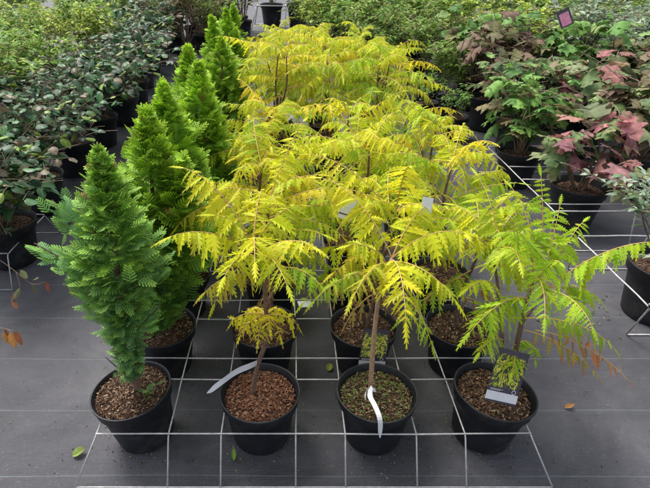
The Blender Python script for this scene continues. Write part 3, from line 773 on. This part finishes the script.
for i, (x, y, v, lab) in enumerate([(-1.45, 9.0, 0, 'dull green twiggy bush in the far gap left of the tallest conifers'), (-1.95, 9.1, 1, 'dull green bush beside the farthest round-leaved shrub'), (-1.2, 8.2, 2, 'dull green bush just behind the tallest conifers')]):
    place('oliv' if i else 'brow', x, y, lab, v % 2, 1.0)
for (k, x, y, v, lab, sc) in [('lite', .72, 7.3, 0, 'bright green bush at the far right end of the open grey ground', 1.1), ('oliv', .98, 6.75, 0, 'olive bush at the corner where the open far ground meets the bushes', 1.0), ('lite', .35, 9.7, 1, 'light green bush at the far end just right of the large dark pots', 1.0), ('oliv', 1.6, 5.1, 1, 'olive bush between the small bright green plants and the hydrangeas', .8)]:
    place(k, x, y, lab, v, sc)
for i, (x, y, sc) in enumerate([(-1.75, 9.9, 1.1), (-1.25, 9.9, 1.0), (-2.7, 8.9, 1.1), (-1.55, 7.9, .9), (-1.1, 11.9, 1.2), (-1.7, 12.0, 1.25), (-2.4, 11.2, 1.2), (-3.1, 10.6, 1.2)]):
    place(['brow', 'oliv', 'lite'][i % 3], x, y, 'tall twiggy bush filling the far left corner beyond the conifers', i % 2, sc, group='bushes of the far left corner')
for i, (x, y, sc) in enumerate([(.85, 8.2, 1.05), (.7, 9.0, 1.1), (.95, 10.0, 1.2), (.62, 10.8, 1.1), (1.5, 9.9, 1.2)]):
    place(['lite', 'oliv'][i % 2], x, y, 'green bush crowding the right side of the open far ground', i % 2, sc, group='bushes right of the open far ground')
# big empty-looking dark pots on a far stand
for i, (x, lab) in enumerate([(-.42, 'large black pot on far wire stand, left of three'), (.18, 'large black pot on far wire stand, middle of three'), (.62, 'large black pot on far wire stand, right of three')]):
    root = empty('potted_shrub', (x, 12.6, 0)); add_pot(root, .52, .50, random.Random(i), 0, .9)
    shrub('s', root, 300+i, LANCE, 'leaf', .9, .35, 10, 500, .07, P_BROW, .45, hang=.3, sr=.008)
    tag(root, lab, 'potted shrub', 'large pots on the far stand')

# ------------------------------------------------------------------ wire stands
def wire_stand(name, xs, ys, z, foot_front, foot_back, label, group=None, splay=.0, rad=.0027):
    root = empty(name, (sum(xs)/len(xs), ys[0], 0)); O = np.array(root.location); n = 0
    bx0, bx1 = xs[0]-splay, xs[-1]+splay
    rng = random.Random(4)
    def wire(nm, pts):
        mb = MB(); tube(mb, [np.array(p)-O for p in pts], rad, 6); return mb.build(nm, M['wire'], root, True)
    for i, x in enumerate(xs):
        sx = -splay if i == 0 else (splay if i == len(xs)-1 else 0)
        w1 = rng.gauss(0, .0035); w2 = rng.gauss(0, .0035)
        pts = [(x+sx, ys[0]-foot_front, .006), (x+sx*.06, ys[0]-.006, z-.010), (x, ys[0]+.004, z)]
        for k in range(1, 8):
            f = k/8; pts.append((x+w1*math.sin(f*7), ys[0]+(ys[-1]-ys[0])*f, z+w2*math.sin(f*11)))
        pts += [(x, ys[-1]-.004, z), (x+sx*.06, ys[-1]+.006, z-.010), (x+sx, ys[-1]+foot_back, .006)]
        wire('long_wire', pts)
    for y in ys:
        pts = [(xs[0]+(xs[-1]-xs[0])*f, y+.0015*math.sin(f*9+y*5), z+rad*2*.98+.0015*math.sin(f*13+y)) for f in [k/8 for k in range(9)]]
        wire('cross_wire', pts)
    wire('foot_wire', [(bx0, ys[0]-foot_front, .004), (bx1, ys[0]-foot_front, .004)])
    wire('foot_wire', [(bx0, ys[-1]+foot_back, .004), (bx1, ys[-1]+foot_back, .004)])
    return tag(root, label, 'plant stand', group)
WG = 'galvanised wire pot stands'
xs = [-.610, -.383, -.217, .018, .174, .398, .552, .758]
ys = []
for y in ROWY: ys += [y-.120, y+.112]
wire_stand('wire_pot_stand', xs, ys, .138, .088, .1, 'galvanised wire pot stand holding the four nearest columns of pots in front', WG, .062)
ys = []
for y in ROWY2: ys += [y-.120, y+.112]
wire_stand('wire_pot_stand', xs, ys, .138, .088, .1, 'galvanised wire pot stand under the far group of sumacs', WG, .062)
wire_stand('wire_pot_stand', [1.445, 1.80, 2.0], [1.62, 1.99, 2.19], .22, -.08, .04, 'taller wire stand around the big pot at the right edge', WG, -.03, .0036)
wire_stand('wire_pot_stand', [1.46, 1.60+.30, 2.1, 2.55], [2.47, 2.56, 2.92, 3.14, 3.55], .22, .05, .05, 'taller wire stand holding the hydrangea pots on the right', WG, .02, .0036)
wire_stand('wire_pot_stand', [-.75, -.1, .45, .95], [12.25, 12.95], .45, .35, .2, 'wire stand with slanting legs around the large pots at the far edge', WG, .1, .012)
wire_stand('wire_pot_stand', [-1.75, -1.40], [2.12, 2.55], .16, .08, .08, 'wire stand half hidden under round-leaved shrub at the left edge', WG, .02, .003)

# hose along the far bed
mb = MB(); tube(mb, smooth_poly([(-2.2, 10.4, .03), (-1, 10.7, .03), (.2, 10.6, .03), (1.4, 10.8, .03)], 5), .03, 8)
tag(mb.build('water_hose', M['hose'], None, True), 'thick black pipe lying across the grey ground at the far end', 'pipe')

# ------------------------------------------------------------------ tags
def card(name, label, c, ux, uy, w, h, parts, group=None, thick=.0008, bend=0.0):
    """flat plastic label: centre c, axes ux (width) and uy (height). parts: (name, mat, x0,x1,y0,y1, lift)"""
    root = empty(name, c); ux = nrm(np.array(ux)); uy = np.array(uy); uy = nrm(uy-np.dot(uy, ux)*ux); n = np.cross(ux, uy)
    root.matrix_world = Matrix(((ux[0], uy[0], n[0], c[0]), (ux[1], uy[1], n[1], c[1]), (ux[2], uy[2], n[2], c[2]), (0, 0, 0, 1)))
    for (nm, mt, x0, x1, y0, y1, lift) in parts:
        mb = MB(); K = 6; V = []; F_ = []
        for zoff in (0, thick):
            for i in range(K+1):
                yv = (y0+(y1-y0)*i/K); zc = bend*(yv*2)**2*h
                V.append((x0*w, yv*h, zc+zoff+lift)); V.append((x1*w, yv*h, zc+zoff+lift))
        S = 2*(K+1)
        for i in range(K):
            a = 2*i; F_.append((a+2, a+3, a+1, a)); F_.append((S+a, S+a+1, S+a+3, S+a+2)); F_.append((a, a+1, S+a+1, S+a)[::-1] if i == 0 else (a, a+2, S+a+2, S+a)); F_.append((a+1, S+a+1, S+a+3, a+3))
        mb.add(V, F_); mb.build(nm, M[mt], root)
    return tag(root, label, 'plant label', group)
def pic_card(label, c, ux, uy, w, h, lower):
    P = [('card', 'tagdark', -.5, .5, -.5, .5, 0), ('blank_strip', 'tag', -.5, .5, -.46, -.30, .001)]
    for i, (a, b) in enumerate([(-.42, -.22), (-.2, -.02), (-.42, -.1)]):
        P.append(('lettering', 'tag', a, b, -.255-.0*i-(.02 if i == 2 else 0), -.248-(.02 if i == 2 else 0), .0012))
    r = card('plant_label', label, c, ux, uy, w, h, P, 'printed picture labels')
    mb = MB(); K = 12; cx, cy = .33*w, -.255*h; V = []; F_ = []
    for k in range(K):
        a = 2*math.pi*k/K
        for rr in (.05*w, .068*w): V.append((cx+rr*math.cos(a), cy+rr*math.sin(a), .0022))
    for k in range(K): j = (k+1) % K; F_.append((2*k, 2*k+1, 2*j+1, 2*j))
    mb.add(V, F_); mb.build('emblem', M['tag'], r)
    rng = random.Random(17); mb = MB(); z = .0010
    for k in range(420):
        px, py = rng.uniform(-.47, .47), rng.uniform(-.19, .42)
        f = (.42-py)/.61
        if rng.random() < (abs(px)*1.1-.25 if f < .3 else 0): continue
        a = -1.57+px*2.2+rng.gauss(0, .45); l = rng.uniform(.05, .11)*h; d = A3(math.cos(a), math.sin(a), 0); e = A3(-d[1], d[0], 0)
        o = A3(px*w, py*h, z+k*.0000018)
        if abs(o[0]+d[0]*l) > .49*w or o[1]+d[1]*l < -.23*h: continue
        c_ = rng.choice([A3(.75, .68, .05), A3(.62, .62, .05), A3(.40, .46, .05), A3(.85, .78, .15), A3(.16, .24, .04)])*rng.uniform(.7, 1.1)
        mb.add([o, o+d*l*.45-e*l*.12, o+d*l, o+d*l*.5+e*l*.12], [(0, 1, 2, 3)], c_)
    mb.build('picture', M['tinted'], r)
    return r
c = at(507, 377, 1.10); e1 = at(529, 392, 1.105)-at(488, 379, 1.105)
pic_card('picture label of yellow foliage with white strip, leaning in the rightmost front pot', c, (.95, 0.02, -.30), (.26, .45, .85), .105, .165, True)
c = at(374, 349, 1.37)
pic_card('picture label of yellow foliage standing upright behind the straight tan stem', c, (.96, .1, -.16), (.12, .35, .93), .100, .150, True)
# curved strip tag, front left sumac
def strip(name, label, pts, w0, w1, wdir, group=None, mat='tag'):
    pts = smooth_poly(pts, 6); mb = MB(); V = []; F_ = []; n = len(pts)
    for i, p in enumerate(pts):
        f = i/(n-1); w = (w0+(w1-w0)*f)*(1 if .06 < f else .35); wd = nrm(np.array(wdir))*w
        if f > .9: wd = wd*(1-f+.02)/.12
        for s, z in ((-1, 0), (1, 0), (1, .0008), (-1, .0008)): V.append(p+wd*s+A3(0, -z, z))
    for i in range(n-1):
        a = 4*i
        for k in range(4): k2 = (k+1) % 4; F_.append((a+k, a+k2, a+4+k2, a+4+k))
    mb.add(V, F_); return tag(mb.build(name, M[mat], None, False), label, 'plant label', group)
SGp = 'white strip tags tied to stems'
strip('plant_label', 'long white strip tag curling left from the front left sumac stem', [at(259, 362, 1.195), at(250, 366, 1.16), at(236, 372, 1.13), at(222, 382, 1.10), at(207, 393, 1.08)], .010, .0135, (.25, .35, .9), SGp)
strip('plant_label', 'white ribbon tag hanging over the pot rim from the front straight tan stem', [at(371, 386, 1.15), at(370, 396, 1.12), at(375, 406, 1.08), at(380, 420, 1.035), at(380, 438, 1.025)], .008, .007, (1, .1, .2), SGp)
strip('plant_label', 'small white collar tag wrapped on the front straight tan stem', [at(365, 400, 1.13), at(366, 391, 1.15), at(371, 388, 1.155), at(376, 392, 1.145)], .006, .006, (.3, .1, .9), SGp)
W = 'plain white labels standing in the pots'
T = [('card', 'tag', -.5, .5, -.5, .5, 0)]
card('plant_label', 'white label with dark band among leaves in the third row, middle sumac pot', at(347, 209, 1.40), (.9, 0, -.3), (.15, .4, .9), .045, .065, T+[('printed_band', 'tagdark', -.5, .5, -.3, -.24, .001)], W)
card('plant_label', 'white label among leaves in the third row, right sumac pot', at(427, 206, 1.42), (.9, .1, -.2), (.1, .4, .9), .036, .055, T, W)
card('plant_label', 'pale label leaning among the leaves of the fourth row, left sumac', at(283, 195, 2.2), (.9, 0, -.2), (.1, .5, .85), .05, .08, T, W)
card('plant_label', 'pale label showing through a gap in the fifth row, middle sumac', at(358, 132, 2.95), (.8, .1, .5), (-.3, .4, .8), .05, .10, T, W)
card('plant_label', 'pale label showing left of centre in the fifth row', at(287, 112, 3.1), (.8, .1, .4), (-.3, .4, .8), .05, .10, T, W)
card('plant_label', 'grey-white label lying flat beside the second-row left pot rim', at(305, 304, 1.40), (.9, .3, -.15), (.1, .95, .15), .05, .028, T, W)
card('plant_label', 'small white label in the round-leaved shrub left of the conifers', at(112, 93, 4.2), (1, 0, 0), (0, .3, .9), .035, .07, T, W)
card('plant_label', 'pink flower picture tag on the hydrangea at the upper right', at(565, 18, 4.5), (.8, .1, .35), (-.3, .3, .9), .11, .14, [('card', 'tagdark', -.5, .5, -.5, .5, 0), ('picture', 'pink', -.36, .36, -.42, .30, .001)], 'printed picture labels')

# ------------------------------------------------------------------ fallen bits
def fallen(name, label, p, sz, col, tm, rot, group, curlv=-.25):
    mb = MB(); d = A3(math.cos(rot), math.sin(rot), .12); w = A3(-math.sin(rot), math.cos(rot), .1)
    P_, F_ = tm; base = A3(0, 0, .006)
    put_leaf(mb, tm, base, nrm(d), nrm(w), sz, sz*(.2 if tm is LT else .8), -.18, .5, col, mixc(np.asarray(col), BRN, .4)); tag(mb.build(name, M['leaf'], None, False, p), label, 'leaf', group)
def g_at(x, y):
    v = (y-CY)/F; k = H/(SP+v*CP); return Vector(((x-CX)/F*k, (CP-v*SP)*k, 0))
FG = 'fallen leaves on the fabric'
fallen('fallen_leaf', 'curled orange-brown leaf lying right of the rightmost front pot', g_at(564, 409), .040, A3(.50, .24, .09), OVAL, .2, FG)
fallen('fallen_leaf', 'small yellow-green leaf lying left of the wire stand corner', g_at(73, 457), .042, A3(.25, .34, .08), ROUND, .5, FG)
fallen('fallen_leaf', 'green leaflet lying beside the front left sumac pot', g_at(234, 462), .045, A3(.22, .38, .05), LT, 1.7, FG)
fallen('fallen_leaf', 'yellow-green leaf between the second row middle pots', g_at(328, 372), .035, A3(.35, .38, .08), ROUND, 1.2, FG)
# long low twig with reddish leaves reaching in from the left
def twig(label, stems, leaves, seed):
    root = empty('trailing_twig', stems[0][0]); O = np.array(root.location); ms = MB(); mb = MB(); rng = random.Random(seed)
    for pts in stems: tube(ms, smooth_poly([np.array(p)-O for p in pts], 4), .0016, 5)
    for (x, y, Y, c, l) in leaves:
        d = nrm(A3(rng.uniform(-.2, 1), rng.uniform(-.8, 0), rng.uniform(-.7, .2))); w = nrm(np.cross(d, UP)+UP*rng.gauss(0, .5))
        put_leaf(mb, OVAL, np.array(at(x, y, Y))-O, d, w, l, l*.85, .1, .4, c, mixc(c, BRN, .4))
    ms.build('stem', M['twig'], root, True); mb.build('foliage', M['leaf'], root)
    tag(root, label, 'twig', 'trailing twigs at the left edge')
twig('thin trailing twig with sparse reddish leaves below the nearest round-leaved shrub',
    [[at(-30, 255, 1.95), at(-5, 258, 1.9), at(16, 272, 1.84), at(32, 284, 1.8), at(46, 282, 1.78)], [at(16, 272, 1.84), at(20, 288, 1.8), at(12, 300, 1.77)]],
    [(46, 282, 1.78, A3(.4, .12, .09), .05), (32, 284, 1.8, A3(.2, .2, .08), .05), (20, 270, 1.84, A3(.15, .19, .07), .055), (12, 300, 1.77, A3(.28, .12, .07), .05), (20, 288, 1.8, A3(.16, .17, .08), .05), (38, 277, 1.8, A3(.2, .22, .09), .04), (14, 292, 1.79, A3(.2, .14, .08), .045)], 8)
twig('short twig tip with orange-brown leaves hanging lowest at the left edge',
    [[at(-30, 330, 1.5), at(0, 328, 1.45), at(14, 332, 1.42)]],
    [(10, 332, 1.42, A3(.42, .2, .06), .06), (2, 333, 1.43, A3(.45, .25, .08), .055), (14, 332, 1.42, A3(.35, .12, .06), .055), (5, 329, 1.44, A3(.3, .12, .06), .045)], 9)

rng = random.Random(21); mb = MB()
def crumb(x, y, l, c):
    d = nrm(A3(rng.gauss(0, 1), rng.gauss(0, 1), 0)); w = A3(-d[1], d[0], 0); o = A3(x, y, .0015)
    mb.add([o-d*l, o-w*l*.4+UP*.001, o+d*l+UP*.002, o+w*l*.4, o+UP*.003], [(0, 1, 4), (1, 2, 4), (2, 3, 4), (3, 0, 4)], c)
pal = [A3(.13, .08, .05), A3(.24, .17, .11), A3(.06, .04, .03), A3(.33, .25, .17), A3(.3, .3, .08)]
for _ in range(1900): crumb(rng.uniform(-1.6, 2.0), .85+3.6*rng.random()**1.3, rng.uniform(.0015, .005), rng.choice(pal)*rng.uniform(.6, 1.2))
for _ in range(220): # beside the right stand
    crumb(rng.gauss(1.33, .1), rng.gauss(2.05, .16), rng.uniform(.003, .011), rng.choice(pal)*rng.uniform(.6, 1.2))
for c_ in COLX:
    for rw in ROWY[:3]:
        for _ in range(110): a = rng.random()*6.28; q_ = .085+abs(rng.gauss(0, .05)); crumb(c_+math.cos(a)*q_, rw+math.sin(a)*q_, rng.uniform(.0015, .0055), rng.choice(pal)*rng.uniform(.5, 1.1))
tag(mb.build('leaf_litter', M['tinted']), 'scattered bark crumbs and dry leaf bits on the fabric', 'litter', None, 'stuff')

# ------------------------------------------------------------------ ground
mb = MB(); mb.add([(-60, -30, 0), (60, -30, 0), (60, 90, 0), (-60, 90, 0)], [(0, 1, 2, 3)])
tag(mb.build('ground', M['fabric']), 'dark grey woven ground cover fabric', None, None, 'structure')

# ------------------------------------------------------------------ light, world, camera
w = bpy.data.worlds.new('World'); scn.world = w; w.use_nodes = True
nt = w.node_tree; bg = nt.nodes['Background']; sky = nt.nodes.new('ShaderNodeTexSky'); sky.sky_type = 'NISHITA'; sky.sun_disc = False
SE, SR = R(58), R(-40)
sky.sun_elevation = SE; sky.sun_rotation = SR; sky.air_density = 1.0; sky.dust_density = 4.0; sky.ozone_density = .6
hs = nt.nodes.new('ShaderNodeHueSaturation'); hs.inputs['Saturation'].default_value = .45; nt.links.new(sky.outputs[0], hs.inputs['Color']); nt.links.new(hs.outputs[0], bg.inputs[0]); bg.inputs[1].default_value = .15
sl = bpy.data.lights.new('sun', 'SUN'); sl.energy = 1.5; sl.angle = R(22); sl.color = (1, .97, .92)
so = bpy.data.objects.new('sun', sl); COL.objects.link(so)
sd = Vector((math.sin(SR)*math.cos(SE), math.cos(SR)*math.cos(SE), math.sin(SE)))
so.rotation_euler = sd.to_track_quat('Z', 'Y').to_euler(); so.location = (0, 0, 5)
cam = bpy.data.cameras.new('camera'); co = bpy.data.objects.new('camera', cam); COL.objects.link(co)
co.location = (0, 0, H); co.rotation_euler = (R(60), 0, 0); cam.sensor_width = 36; cam.lens = F/650*36
cam.shift_x = (325-CX)/650; cam.clip_end = 300; cam.clip_start = .05; scn.camera = co
vs = scn.view_settings; vs.view_transform = 'Standard'; vs.look = 'None'; vs.exposure = .98; vs.gamma = 1; vs.use_curve_mapping = False
